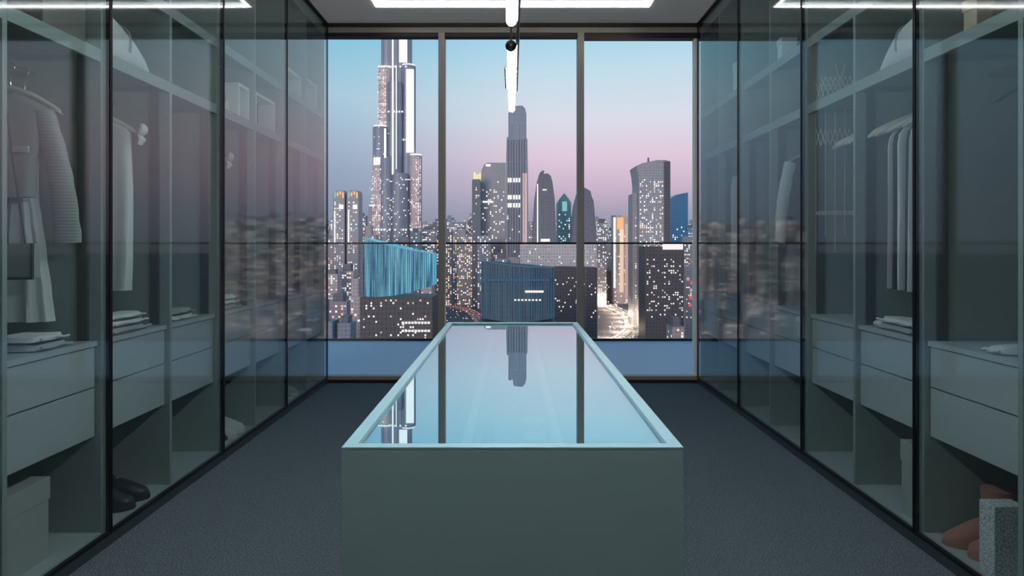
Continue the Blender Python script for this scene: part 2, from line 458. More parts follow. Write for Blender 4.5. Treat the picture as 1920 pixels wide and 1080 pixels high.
def body_rings(prof, thick, folds, amp, n=40, ph=0.0):
    rings = []
    zt, zb = prof[0][1], prof[-1][1]
    for hw, z in prof:
        t = (zt - z) / max(1e-6, zt - zb)
        ring = []
        for k in range(n):
            a = 2 * pi * k / n
            e = 1 + amp * t * sin(folds * a + ph + .6 * sin(3 * z))
            ca, sa = cos(a), sin(a)
            ring.append((hw * math.copysign(abs(ca) ** .8, ca) * (1 + (e - 1) * .15), thick * (.55 + .45 * min(1, t * 3 + .3)) * math.copysign(abs(sa) ** .8, sa) * e, z))
        rings.append(ring)
    return rings


def smooth_prof(keys, n=18):
    out = []
    for i in range(n + 1):
        z = keys[0][1] + (keys[-1][1] - keys[0][1]) * i / n
        for (a, za), (b, zb) in zip(keys, keys[1:]):
            if za >= z >= zb - 1e-9:
                t = (za - z) / (za - zb); t = t * t * (3 - 2 * t); out.append((a + (b - a) * t, z)); break
    return out


def garment(name, s, y, label, cat, keys, mkey, thick=.03, folds=7, amp=.35, group=None, ph=0.):
    o = empty(name, wpos(s, .32, y, ROD), label, cat, group)
    MB().loft(body_rings(smooth_prof(keys), thick, folds, amp, ph=ph)).build('body', M[mkey], o, True)
    return o


def sleeves(o, s, mkey, end, w0=.055, w1=.058, both=True, top=(.17, -.175)):
    for sg in ((-s, s) if both else (-s,)):
        p0 = Vector((sg * top[0], 0, top[1])); p1 = Vector((sg * (end[0] if sg == -s else end[0] - .04), 0, end[1]))
        path = [p0 + (p1 - p0) * t + Vector((sg * .02 * sin(pi * t), 0, 0)) for t in [i / 12 for i in range(13)]]
        mb = MB(); rings = []
        for i, p in enumerate(path):
            t = i / 12; r_ = w0 + (w1 - w0) * t
            wr = 1 + .05 * sin(i * 2.4)
            rings.append([(p.x + r_ * wr * cos(a), .026 * wr * sin(a), p.z + .02 * -sg * cos(a) * -1 * .5) for a in [2 * pi * k / 16 for k in range(16)]])
        mb.loft(rings).build('sleeve', M[mkey], o, True)


# left: jacket side
hanger(-1, 2.42, 'pale wooden hanger inside the knitted jacket', padded=False, half=.205)
jk = garment('knit_jacket', -1, 2.42, 'pale grey ribbed knit jacket with long sleeves on a hanger', 'jacket',
             [(.05, -.118), (.10, -.138), (.165, -.18), (.135, -.28), (.105, -.42), (.10, -.54)], 'grey_cloth', .032, 6, .12)
sleeves(jk, -1, 'rib', (.235, -.735), .04, .056, top=(.135, -.185))
for sg in (-1, 1): bx(sg * .04, sg * .105, -.042, -.034, -.36, -.335).build('pocket_flap', M['white_cloth'], jk)
hanger(-1, 2.49, 'pale wooden hanger behind the knitted jacket', padded=False, half=.16)
garment('flared_skirt', -1, 2.49, 'white flared long skirt hanging behind the knitted jacket', 'skirt',
        [(.03, -.14), (.05, -.20), (.045, -.52), (.06, -.62), (.08, -.76), (.105, -.95), (.118, -1.06)], 'white_cloth', .04, 9, .3)
hb = empty('hanging_bag', wpos(-1, .32, 2.36, 1.17), 'small square pale bag with dark piping in front of the skirt', 'bag')
bx(.0, .155, -.02, .02, 0, .14).build('body', M['pale_box'], hb, bevel=.006)
MB().tube([(.0, -.022, 0), (.157, -.022, 0), (.157, -.022, .14)], .006, 6).build('piping', M['dark_cloth'], hb)
for x in (.04, .11): MB().tube([(x, 0, .139), (x * .5, 0, .50), (-.013 if x < .05 else .013, .0, ROD - 1.17 + .015)], .003, 6).build('strap', M['dark_cloth'], hb)

hanger(-1, 2.90, 'padded white hanger with a knotted scarf inside the long white dress', cover=True, half=.215)
garment('long_dress', -1, 2.90, 'long plain white sleeveless dress beside the knotted scarf', 'dress',
        [(.07, -.115), (.12, -.125), (.178, -.15), (.182, -.2), (.19, -.5), (.185, -.8), (.178, -.96)], 'white_cloth', .035, 8, .3)
hanger(-1, 3.80, 'padded white hanger with a knotted scarf and no garment', cover=True, half=.215)

# right: boots side
hg = 'padded ivory hangers on the rail'
ys = [2.68, 2.735, 2.79, 2.845, 2.90, 2.95, 3.0] + [3.11 + .06 * k for k in range(5)]
HW = [.257, .236, .241, .228, .214]
gl = ['narrow long white garment nearest the black door post', 'narrow dark garment added as the dark gap beside the white one at the post', 'middle white garment between two dark ones',
      'narrow dark garment added as the dark gap before the last white one', 'last narrow white garment before the empty hangers']
for k, y in enumerate(ys):
    if k < 5: hanger(1, y, 'ivory hanger inside the ' + gl[k], hg, half=HW[k] + .012, puff=.022)
    else: hanger(1, y, 'empty padded ivory hanger in the row behind the white garments', hg, half=.25 - .008 * (k % 2), puff=.03)
for k, y in enumerate(ys[:5]):
    garment('slim_dress', 1, y, gl[k], 'dress', [(.07, -.115), (.15, -.14), (HW[k] - .01, -.18), (HW[k], -.26), (HW[k], -.6), (HW[k], -.95)],
            'dark_cloth' if k % 2 else 'white_cloth', .014, 7, .3, 'narrow garments on the ivory hangers', ph=k)  # dark cloth pieces added to draw the dark gaps between white garments
hanger(1, 4.0, 'pale wooden hanger inside the white jacket', padded=False, half=.215)
j2 = garment('white_jacket', 1, 4.0, 'white jacket with open dark front on a hanger', 'jacket',
             [(.05, -.118), (.13, -.135), (.22, -.175), (.215, -.26), (.2, -.42), (.2, -.60), (.205, -.72)], 'dark_cloth', .03, 6, .1)
sleeves(j2, 1, 'white_cloth', (.242, -.72), .045, .036)
for sg in (-1, 1):
    MB().tube([(sg * .045, -.034, -.125), (sg * .06, -.040, -.3), (sg * .02, -.042, -.55)], [.012, .028, .008], 8, flat=.3).build('lapel', M['white_cloth'], j2, True)
hanger(1, 4.92, 'padded ivory hanger inside the single white dress by the window', half=.215)
garment('white_dress', 1, 4.92, 'single straight white dress in the wardrobe by the window', 'dress',
        [(.07, -.115), (.16, -.135), (.235, -.17), (.242, -.25), (.238, -.6), (.236, -.94)], 'white_cloth', .03, 8, .3)
hanger(1, 2.30, 'single thin dark hanger alone in the wardrobe above the boots', padded=False, m='dark_cloth')


# wire lattices modelled in place of a reflection in the door glass
def zig(mb, xs0, xs1, n, za, zb, r=.0022):
    pts = [(xs0 + (xs1 - xs0) * i / n, 0, za if i % 2 else zb) for i in range(n + 1)]
    for a, b in zip(pts, pts[1:]): mb.tube([a, b], r, 5)


la = empty('reflection_tiara', wpos(1, .03, 3.50, SH1), 'pale wire lattice crown modelled for a glass reflection above the hangers', 'reflection shape')
mb = MB(); zig(mb, .03, .43, 14, .003, .12); zig(mb, .03, .43, 14, .12, .003); mb.build('lattice', M['ivory_cloth'], la)
mb = MB(); zig(mb, .06, .29, 8, .08, .16); zig(mb, .06, .29, 8, .16, .08); mb.tube([(.175, 0, .12), (.145, 0, .24)], .002, 5); mb.tube([(.175, 0, .12), (.205, 0, .24)], .002, 5)
mb.build('crest', M['ivory_cloth'], la)
lb = empty('reflection_curtain', wpos(1, .03, 3.50, SH1 - .022), 'pale wire curtain of zigzags modelled for a glass reflection below the shelf', 'reflection shape')
MB().tube([(.02, 0, -.004), (.44, 0, -.004)], .003, 6).build('rail', M['ivory_cloth'], lb)
mb = MB(); zig(mb, .03, .43, 14, -.13, -.23); zig(mb, .03, .43, 14, -.23, -.13); mb.build('lattice', M['ivory_cloth'], lb)
mb = MB(); zig(mb, .03, .43, 22, -.62, -.645); zig(mb, .03, .43, 22, -.645, -.62); mb.build('lattice', M['ivory_cloth'], lb)
for k in range(8):
    x = .03 + .4 * k / 7
    MB().tube([(x, 0, -.007), (x, 0, -.87 + .1 * (k % 2))], .0016, 5).build('strand', M['ivory_cloth'], lb)


# ------------------------------------------------------------------ things on shelves, counters and floors
def pillow_mesh(lx, ly, lz, n=28, m=14, seam=True, e=.6):
    mb = MB(); rings = []
    for i in range(m + 1):
        v = -pi / 2 + pi * i / m
        cz = max(.02, cos(v)) ** e
        rings.append([(lx * cz * math.copysign(abs(cos(u)) ** .7, cos(u)), ly * cz * math.copysign(abs(sin(u)) ** .7, sin(u)), lz + lz * sin(v) * (1 - .0)) for u in [2 * pi * k / n for k in range(n)]])
    return mb.loft(rings)


def quilt(s, y, label, ly=.2):
    o = empty('folded_quilt', wpos(s, .255, y, SH1 + .001), label, 'quilt')
    rings = []
    N = 24
    for i in range(N + 1):       # rolled quilt lying along the shelf, high at one end and drooping at the other
        t = i / N; yy = -ly + 2 * ly * t
        hh = .24 * (max(0.0, cos(t * pi / 2)) ** .6) + .012
        hw = .19 * (1 - .25 * t ** 2)
        ring = []
        for k in range(24):
            a = 2 * pi * k / 24
            z = hh / 2 + hh / 2 * math.copysign(abs(sin(a)) ** .7, sin(a))
            ring.append((hw * math.copysign(abs(cos(a)) ** .6, cos(a)) * (1 + .02 * sin(9 * t + a)), yy, z))
        rings.append(ring)
    MB().loft(rings).build('body', M['white_cloth'], o, True)
    p = []
    for k in range(13):
        a = -.2 + pi * .62 * k / 12
        t = .5; hh = .24 * cos(t * pi / 2) ** .6 + .018; hw = .197 * (1 - .25 * t ** 2)
        p.append((-s * hw * math.copysign(abs(cos(a)) ** .6, cos(a)), -ly + 2 * ly * t, hh / 2 + hh / 2 * math.copysign(abs(sin(a)) ** .7, sin(a))))
    MB().tube(p, .005, 6).build('binding', M['grey_cloth'], o, True)
    return o


quilt(-1, 2.80, 'white rolled quilt with grey binding above the long white dress', .222)
quilt(1, 2.79, 'white rolled quilt with grey binding above the ivory hangers', .205)
quilt(-1, 3.72, 'small white rolled quilt beside the white open frame', .14).scale = (1, 1, .8)
quilt(-1, 4.70, 'smallest white rolled quilt in the wardrobe by the window', .1).scale = (1, 1, .7)


def carton(name, s, d, y, z, hx, hy, h, mkey, label, lid=True, cat='box'):
    o = empty(name, wpos(s, d, y, z + .0005), label, cat)
    if lid:
        bx(-hx, hx, -hy, hy, 0, h * .72).build('body', M[mkey], o, bevel=.003)
        bx(-hx - .004, hx + .004, -hy - .004, hy + .004, h * .72 + .0005, h).build('lid', M[mkey], o, bevel=.003)
    else:
        bx(-hx, hx, -hy, hy, 0, h).build('body', M[mkey], o, bevel=.003)
    return o


carton('storage_box', -1, .20, 2.40, SH1, .12, .115, .33, 'grey_box', 'large dark grey storage box on the shelf above the jacket')
carton('storage_box', -1, .22, 2.22, BASE, .12, .12, .32, 'pale_box', 'tall pale box on the wardrobe floor below the jacket')
bb = carton('gift_box', 1, .17, 2.42, SH1, .033, .035, .17, 'beige_box', 'small beige gift box with a square patch above the boots')
bx(-.012, .012, -.041, -.0355, .03, .055).build('patch', M['ivory_cloth'], bb)
carton('storage_box', 1, .12, 4.0, SH2, .05, .035, .16, 'white_box', 'small white box on the high shelf above the white jacket')
carton('storage_box', 1, .13, 4.88, SH2, .03, .04, .27, 'white_box', 'slim tall white box on the high shelf near the window')
carton('shoe_box', 1, .13, 3.66, BASE, .06, .04, .36, 'white_box', 'narrow white box on the floor below the white jacket')
carton('shoe_box', 1, .16, 2.68, BASE, .10, .05, .34, 'pale_box', 'tall pale box on the floor below the ivory hangers')
carton('patterned_box', 1, .10, 2.215, BASE, .06, .036, .27, 'dotted', 'white box with grey speckled pattern in front of the pink boots', lid=False)


def open_frame(s, d, y, z, w, h, label, t=.022, dy=.12):
    o = empty('open_frame', wpos(s, d, y, z + .0005), label, 'frame')
    for y0, y1, z0, z1 in ((-w / 2, w / 2, h - t, h), (-w / 2, -w / 2 + t, 0, h - t - .0002), (w / 2 - t, w / 2, 0, h - t - .0002)):
        bx(-dy / 2, dy / 2, y0, y1, z0, z1).build('bar', M['white_box'], o, bevel=.002)
    return o


open_frame(-1, .12, 3.955, SH1, .16, .23, 'white open frame ornament beside the small rolled quilt')
open_frame(-1, .12, 4.30, SH1, .34, .24, 'wider white open frame ornament across the partition from the small quilt')
open_frame(-1, .12, 4.86, SH2, .34, .19, 'white open frame ornament on the high shelf beside the partition')
open_frame(-1, .12, 5.28, SH2, .30, .23, 'white open frame ornament on the high shelf nearest the window')


def folded(s, d, y, z, lx, ly, h, mkey, label, group=None, rz=0., seed=0):
    o = empty('folded_clothes', wpos(s, d, y, z + .0005), label, 'clothes', group, rz=rz)
    rnd = random.Random(seed); rings = []
    for i in range(9):
        v = -pi / 2 + pi * i / 8; cz = max(.05, cos(v)) ** .25 * (.92 + .08 * sin(i))
        ring = []
        for k in range(28):
            u = 2 * pi * k / 28
            wob = 1 + .035 * sin(3 * u + seed) + .02 * sin(7 * u + 2 * seed + i)
            ring.append((lx * cz * wob * math.copysign(abs(cos(u)) ** .45, cos(u)), ly * cz * wob * math.copysign(abs(sin(u)) ** .45, sin(u)),
                         h / 2 + h / 2 * sin(v) + (.0015 * sin(2 * u + seed) * (sin(v) + 1))))
        rings.append(ring)
    MB().loft(rings).build('body', M[mkey], o, True)
    fr = []
    for k in range(9):
        t = -1 + 2 * k / 8; fr.append((-s * lx * 1.0, ly * .8 * t, h * .5 + .003 * sin(5 * t + seed)))
    MB().tube(fr, h * .18, 6).build('fold', M[mkey], o, True)
    return o


stacks = [(-1, 2.33, .10, 'under the flared skirt', ['grey_cloth', 'white_cloth']),
          (-1, 2.80, .17, 'under the long white dress', ['grey_cloth', 'white_cloth', 'white_cloth']),
          (-1, 3.28, .10, 'on the counter next to the long dress', ['white_cloth', 'grey_cloth']),
          (-1, 3.80, .13, 'above the sneakers drawers', ['grey_cloth', 'white_cloth', 'white_cloth']),
          (-1, 4.82, .10, 'above the small shoes by the window', ['grey_cloth', 'white_cloth']),
          (1, 2.80, .17, 'under the ivory hangers', ['grey_cloth', 'white_cloth']),
          (1, 2.22, .05, 'above the boots drawers', ['white_cloth'])]
pos = ['bottom', 'middle', 'top']
for q, (s, y, ly, where, ms) in enumerate(stacks):
    z = CT
    for k, mk in enumerate(ms):
        h = .03 - .003 * k
        p = pos[k] if len(ms) == 3 else ('only' if len(ms) == 1 else ('lower', 'upper')[k])
        folded(s, .155 - .008 * k, y - .01 * k, z, .095 - .006 * k, ly * (1 - .1 * k), h, mk,
               '%s folded garment of the stack %s' % (p, where) if p != 'only' else 'single small folded white cloth ' + where, seed=q * 3 + k)
        z += h + .0045
# a cloth crumpled over the stack on the right
o = empty('crumpled_cloth', wpos(1, .15, 2.985, CT + .001), 'crumpled white cloth trailing beside the folded stack under ivory hangers', 'clothes')
mb = pillow_mesh(.06, .03, .016); mb.build('body', M['white_cloth'], o, True)


def shoe(s, d, y, z, rz, upper, sole, label, group, L_=.27, boot=0.0):
    o = empty('ankle_boot' if boot else 'sneaker', wpos(s, d, y, z + .0005), label, 'boot' if boot else 'shoe', group, rz=rz)
    wv = lambda t: .033 + .012 * sin(pi * min(1, t * 1.1)) + (.008 * sin(pi * max(0, (t - .4) / .6)))
    pts = []
    n = 14
    for i in range(n + 1):
        t = i / n; e = (1 - (2 * t - 1) ** 8) ** .5 if 0 < t < 1 else .25
        pts.append((-L_ / 2 + L_ * t, wv(t) * max(e, .3)))
    outline = pts + [(x, -w) for x, w in reversed(pts)]
    sh = .022 if not boot else .014
    mb = MB(); mb.loft([[(x, w, 0) for x, w in outline], [(x * 1.01, w * 1.03, sh * .5) for x, w in outline], [(x, w, sh) for x, w in outline]])
    mb.build('sole', M[sole], o, True)
    up = []
    for i in range(n + 1):         # upper: cross sections from heel to toe
        t = i / n; x = -L_ / 2 * .97 + L_ * .97 * t
        hgt = (.085 if not boot else .1) * (1 - t) + .042 * t if t > .35 else (.085 if not boot else .1)
        if t > .35:
            q = (t - .35) / .65; hgt = (.085 if not boot else .1) * (1 - q) ** 1.3 + .045 * (1 - q * q * .4) * (q ** .5)
        w = wv(t) * (.95 if 0 < t < 1 else .4); hgt *= (1 if 0 < t < 1 else .55)
        up.append([(x, w * math.copysign(abs(cos(a)) ** .8, cos(a)), sh + hgt * max(0, sin(a)) ** .8 if sin(a) > 0 else sh) for a in [2 * pi * k / 16 for k in range(16)]])
    MB().loft(up).build('upper', M[upper], o, True)
    if boot:
        rings = []
        for i in range(9):
            t = i / 8; z_ = sh + .05 + (boot - .05) * t; cx = -L_ * .27 - .012 * t; rx = .058 - .006 * sin(pi * t) + .008 * t; ry = .042 + .01 * t
            rings.append([(cx + rx * cos(a), ry * sin(a), z_) for a in [2 * pi * k / 18 for k in range(18)]])
        MB().loft(rings).build('shaft', M[upper], o, True)
        bx(-L_ / 2, -L_ / 2 + .07, -.03, .03, -.0, .0135).build('heel', M[sole], o)
    else:
        MB().tube([(-L_ * .36, 0, sh + .083), (-L_ * .2, .026, sh + .086), (-L_ * .06, .0, sh + .082), (-L_ * .2, -.026, sh + .086), (-L_ * .36, 0, sh + .083)], .008, 8).build('collar', M[upper], o, True)
        for k in range(3):
            x = -.01 + .025 * k; MB().tube([(x, -.024, sh + .07 - .009 * k), (x, 0, sh + .084 - .011 * k), (x, .024, sh + .07 - .009 * k)], .003, 5).build('lace', M['white_cloth'], o)
    return o


g = 'white sneakers on the wardrobe floor'
shoe(-1, .17, 3.78, BASE, 0.15, 'white_cloth', 'rubber', 'white sneaker below the sneakers drawers, laced', g)
shoe(-1, .17, 3.90, BASE, 0.1, 'white_cloth', 'rubber', 'white sneaker below the sneakers drawers, laced', g)
shoe(-1, .17, 3.67, BASE, 0.1, 'dark_shoe', 'rubber', 'dark sneaker with white sole next to the white sneakers', 'dark sneakers')
shoe(-1, .17, 2.76, BASE, 0.1, 'dark_shoe', 'dark_shoe', 'dark leather shoe below the long white dress', 'dark shoes below the dress')
shoe(-1, .17, 2.87, BASE, 0.1, 'dark_shoe', 'dark_shoe', 'dark leather shoe below the long white dress', 'dark shoes below the dress')
shoe(-1, .17, 4.75, BASE, 0.1, 'grey_cloth', 'rubber', 'pale grey sneaker in the wardrobe by the window', 'grey sneakers by the window')
shoe(-1, .17, 4.87, BASE, 0.1, 'grey_cloth', 'rubber', 'pale grey sneaker in the wardrobe by the window', 'grey sneakers by the window')
g = 'dusty pink boots'
shoe(1, .175, 2.43, BASE, pi - .05, 'pink_suede', 'pink_suede', 'dusty pink suede ankle boot behind the speckled box', g, boot=.22)
shoe(1, .19, 2.325, BASE, pi - .05, 'pink_suede', 'pink_suede', 'dusty pink suede low shoe tucked behind the speckled box', None, L_=.25)

# ------------------------------------------------------------------ the city seen from the terrace (metres, ground far below)
G = -110.0
cx_ = lambda px, Z: (px - VX) / F * Z
cz_ = lambda py, Z: CAMH + (VY - py) / F * Z


def facade(name, color, rough=.5, fh=3.6, fw=3.0, contrast=.35):
    m = bpy.data.materials.new(name); m.use_nodes = True
    nt = m.node_tree; N = nt.nodes.new; L = nt.links.new; b = nt.nodes['Principled BSDF']
    tc = N('ShaderNodeTexCoord'); sep = N('ShaderNodeSeparateXYZ'); L(tc.outputs['Object'], sep.inputs[0])
    ad = N('ShaderNodeMath'); ad.operation = 'ADD'; L(sep.outputs['X'], ad.inputs[0]); L(sep.outputs['Y'], ad.inputs[1])
    cb = N('ShaderNodeCombineXYZ'); L(ad.outputs[0], cb.inputs['X']); L(sep.outputs['Z'], cb.inputs['Y'])
    br = N('ShaderNodeTexBrick'); br.offset = 0; br.inputs['Scale'].default_value = 1.0
    br.inputs['Brick Width'].default_value = fw; br.inputs['Row Height'].default_value = fh; br.inputs['Mortar Size'].default_value = .55
    d = tuple(c * (1 - contrast) for c in color[:3]) + (1,)
    br.inputs['Color1'].default_value = d; br.inputs['Color2'].default_value = tuple(c * (1 - contrast * .5) for c in color[:3]) + (1,)
    br.inputs['Mortar'].default_value = color
    L(cb.outputs[0], br.inputs['Vector']); L(br.outputs['Color'], b.inputs['Base Color'])
    b.inputs['Roughness'].default_value = rough
    return m


FA = {'grey': facade('grey_concrete_facade', lin(186, 180, 184)), 'mauve': facade('mauve_grey_facade', lin(196, 182, 184)),
      'dark': facade('dark_glass_facade', lin(130, 130, 140), .4), 'blue': facade('blue_grey_facade', lin(160, 174, 190), .45),
      'pink': facade('pinkish_stone_facade', lin(226, 206, 204)), 'slate': facade('slate_rib_facade', lin(170, 174, 188), .4, 60, 2.6, .4),
      'teal': facade('teal_lit_facade', lin(140, 186, 190), .4), 'pale': facade('pale_reflection_facade', lin(240, 230, 226), .6),
      'black': facade('near_black_facade', lin(104, 100, 104), .5), 'azure': facade('azure_glass_facade', lin(84, 140, 180), .3)}
em = lambda n, c, s_: mat(n, (0.02, .02, .02, 1), .5, emit=c, es=s_, sample=False)
LW = [em('white_windows', (1, .96, .92, 1), 1.5), em('warm_windows', (1, .72, .42, 1), 1.2), em('cool_windows', (.62, .9, 1, 1), .9), em('pink_windows', (1, .74, .74, 1), .8)]
LS = {'white': em('white_facade_light', (1, .98, .97, 1), 1.15), 'orange': em('orange_crown_light', (1, .5, .22, 1), 1.0), 'yellow': em('yellow_crown_light', (1, .86, .34, 1), 1.0),
      'warm': em('warm_facade_light', (1, .74, .52, 1), 1.0), 'red': em('red_sign_light', (1, .12, .12, 1), 1.0), 'teal': em('teal_light', (.35, .75, .75, 1), .7),
      'cyan': em('cyan_light', (.3, .8, .95, 1), .8), 'pinkish': em('pink_facade_light', (1, .72, .70, 1), .6)}


def windows(parent, x0, x1, y0, y1, z0, z1, dens, rnd, gx=3.0, gz=3.4, mats=None, wts=(6, 2, 1.2, 1.6), size=.62):
    """lit windows: small panes standing proud of the front and both side faces"""
    mb = MB(); w, h = gx * size / 2, gz * size / 2
    nx = max(1, int((x1 - x0 - 1) / gx)); nz = max(1, int((z1 - z0 - 2) / gz)); ny = max(1, int((y1 - y0 - 1) / gx))
    for k in range(nz):
        zc = z0 + 2 + gz * (k + .5); rowd = dens * rnd.choice((.35, .7, 1, 1, 1.5))
        for i in range(nx):
            if rnd.random() < rowd:
                xc = x0 + (x1 - x0) * (i + .5) / nx; q = rnd.choices(range(4), wts)[0]
                mb.box(xc - w, xc + w, y0 - .25, y0 - .02, zc - h, zc + h, q)
        side = x1 if (x0 + x1) < 0 else x0
        for i in range(ny):
            if rnd.random() < rowd * .7:
                yc = y0 + (y1 - y0) * (i + .5) / ny; q = rnd.choices(range(4), wts)[0]
                mb.box(side - .12, side + .12, yc - w, yc + w, zc - h, zc + h, q)
    if mb.f:
        o = mb.build('lit_windows', mats or LW, parent); o['kind'] = 'stuff'


rc = random.Random(11)
OCC = []


def free(x0, x1, y0, y1, put=True):
    if any(x0 < b and a < x1 and y0 < d and c_ < y1 for a, b, c_, d in OCC): return False
    if put: OCC.append((x0, x1, y0, y1))
    return True


OCC.append((cx_(690, 1200), cx_(796, 1200), 1160, 1260))
OCC.append((cx_(674, 420), cx_(814, 420), 408, 455)); OCC.append((cx_(898, 400), cx_(1044, 400), 390, 435))
struct(bx(-6000, 6000, 150, 9000, G - 2, G).build('city_ground', mat('dark_city_ground', lin(120, 112, 114), .9, noise=.4, nscale=.01)), 'dark city ground between the towers', 'ground')

# --- the stepped supertall skyscraper
Z = 1200.0
st = empty('supertall_skyscraper', (cx_(745, Z), Z, G), 'tallest stepped skyscraper with glowing white vertical stripes', 'skyscraper')
X0 = cx_(745, Z); mpx = Z / F
def lobe(name, pa, pb, ytop, dy, key, ring=True):
    xa, xb = cx_(pa, Z) - X0, cx_(pb, Z) - X0; r_ = (xb - xa) / 2; zt = cz_(ytop, Z) - G
    o = MB().cyl((xa + xb) / 2, dy, 0, zt, r_, 24).build(name, FA[key], st, True)
    MB().cyl((xa + xb) / 2, dy, zt, zt + 3, r_ * .9, 24).build('terrace_rim', LS['white'] if ring else FA['slate'], o)
    return o
lobe('core', 722, 768, -190, 30, 'slate', False)
MB().cyl(0, 30, cz_(-190, Z) - G, cz_(-330, Z) - G, 9, 16, r1=1.2).build('spire', FA['slate'], st, True)
lobe('tier', 712, 740, -60, 14, 'slate'); lobe('tier', 738, 766, -20, 14, 'slate')
lobe('tier', 709, 735, 128, 4, 'pink'); lobe('tier', 752, 779, 124, 4, 'slate'); lobe('tier', 728, 756, 160, -8, 'slate', False)
lobe('tier', 700, 729, 240, -4, 'slate'); lobe('tier', 768, 792, 293, -4, 'pink'); lobe('tier', 738, 768, 330, -16, 'slate', False)
lobe('tier', 701, 726, 312, -10, 'pink'); lobe('tier', 694, 716, 388, -12, 'mauve'); lobe('tier', 716, 742, 300, -16, 'slate', False)
def strip(pa, pb, ya, yb, dy, key='white'):
    bx(cx_(pa, Z) - X0, cx_(pb, Z) - X0, dy - .6, dy, cz_(yb, Z) - G, cz_(ya, Z) - G).build('light_strip', LS[key], st)
strip(739.5, 742.5, -20, 330, -24); strip(749, 764, -20, 118, -2.5); strip(763.5, 778, 133, 288, -12); strip(726, 730, 246, 330, -29)
strip(705, 718, 298, 310, -22); strip(747, 748.5, 130, 320, -26); 
windows(st, cx_(700, Z) - X0, cx_(790, Z) - X0, -34, -30, cz_(540, Z) - G, cz_(335, Z) - G, .10, rc)
PK = (3, 0, 0, 8)
windows(st, cx_(710, Z) - X0, cx_(726, Z) - X0, -11.5, -11, cz_(238, Z) - G, cz_(132, Z) - G, .8, rc, wts=PK)
windows(st, cx_(782, Z) - X0, cx_(792, Z) - X0, -17.5, -17, cz_(470, Z) - G, cz_(296, Z) - G, .8, rc, wts=PK)
windows(st, cx_(703, Z) - X0, cx_(720, Z) - X0, -24.5, -24, cz_(440, Z) - G, cz_(314, Z) - G, .6, rc, wts=PK)
for ya, pa, pb, dy in ((126, 711, 778, -10), (213, 727, 765, -24.5), (262, 752, 777, -10), (430, 705, 790, -31)):
    for k in range(int((pb - pa) / 5)):
        if rc.random() < .7: strip(pa + k * 5, pa + k * 5 + 3, ya, ya + 3, dy)
windows(st, cx_(706, Z) - X0, cx_(735, Z) - X0, -26, -24, cz_(330, Z) - G, cz_(240, Z) - G, .05, rc)


def hero(name, label, Z, outline, depth, key, cat='tower', dens=.12, wrange=None, group=None, rnd=rc, wts=(6, 2, 1.2, 1.6)):
    """tower whose front silhouette (px) is carried down to the ground and given real depth"""
    xa = min(p[0] for p in outline); xb = max(p[0] for p in outline); ctr = cx_((xa + xb) / 2, Z)
    o = empty(name, (ctr, Z, G), label, cat, group)
    pts = [(cx_(px, Z) - ctr, cz_(py, Z) - G) for px, py in outline]
    OCC.append((cx_(xa, Z) - 2, cx_(xb, Z) + 2, Z - 4, Z + depth + 2))
    pts = [(pts[0][0], 0)] + pts + [(pts[-1][0], 0)]
    MB().prism(pts, 0, depth).build('shaft', FA[key], o)
    if dens:
        a, b, c_, d = wrange or (xa + 2, xb - 2, max(outline[0][1], outline[-1][1]) + 4, 600)
        windows(o, cx_(a, Z) - ctr, cx_(b, Z) - ctr, 0, depth, max(0, cz_(d, Z) - G), cz_(c_, Z) - G, dens, rnd, wts=wts, gx=max(1.9, min(3.6, Z * .0031)), gz=max(2.1, min(3.8, Z * .0034)))
    return o, ctr


def add_strip(o, ctr, Z, pa, pb, ya, yb, key, name='light_strip', y=-.8):
    return bx(cx_(pa, Z) - ctr, cx_(pb, Z) - ctr, y - .4, y, cz_(yb, Z) - G, cz_(ya, Z) - G).build(name, LS[key], o)


# crowned dark tower in the middle
Z = 900.0
o, c0 = hero('ribbed_tower', 'dark ribbed tower with a curved notched crown and rows of lit windows', Z,
             [(949, 300), (950, 258), (953, 256), (953, 212), (956, 209), (961, 212), (963, 200), (972, 198), (980, 198), (985, 204), (987, 214), (987, 258), (989, 262), (990, 320)], 34, 'slate', dens=.0)
for k in range(7): bx(cx_(953 + k * 5, Z) - c0 - .5, cx_(953 + k * 5, Z) - c0 + .5, -1.2, 0, 30, cz_(262, Z) - G).build('rib', FA['dark'], o)
for yb in (338, 370, 385):
    for a in (952, 956, 962, 967, 972):
        add_strip(o, c0, Z, a, a + 3.4, yb - 4, yb + 4, 'white', 'lit_window', -1.3)
add_strip(o, c0, Z, 980, 988, 325, 470, 'pinkish'); windows(o, cx_(950, Z) - c0, cx_(980, Z) - c0, -1, 30, 0, cz_(395, Z) - G, .16, rc)
# flat topped tower beside it
o, c0 = hero('flat_tower', 'grey tower with rounded shoulder and flat top beside the ribbed tower', 1090, [(902, 330), (903, 318), (908, 308), (914, 305), (948, 305), (948, 330)], 40, 'grey', dens=.14)
add_strip(o, c0, 1090, 911, 920, 308, 312, 'white'); add_strip(o, c0, 1090, 905, 925, 377, 380, 'white')
o, c0 = hero('stepped_tower', 'narrow dark tower with a glowing yellow crown', 1060, [(885, 340), (886, 336), (900, 336), (901, 340)], 24, 'dark', dens=.16)
for a in (888, 893, 898): add_strip(o, c0, 1060, a, a + 4, 323 + (a % 3) * 2, 336, 'yellow', 'crown_light')
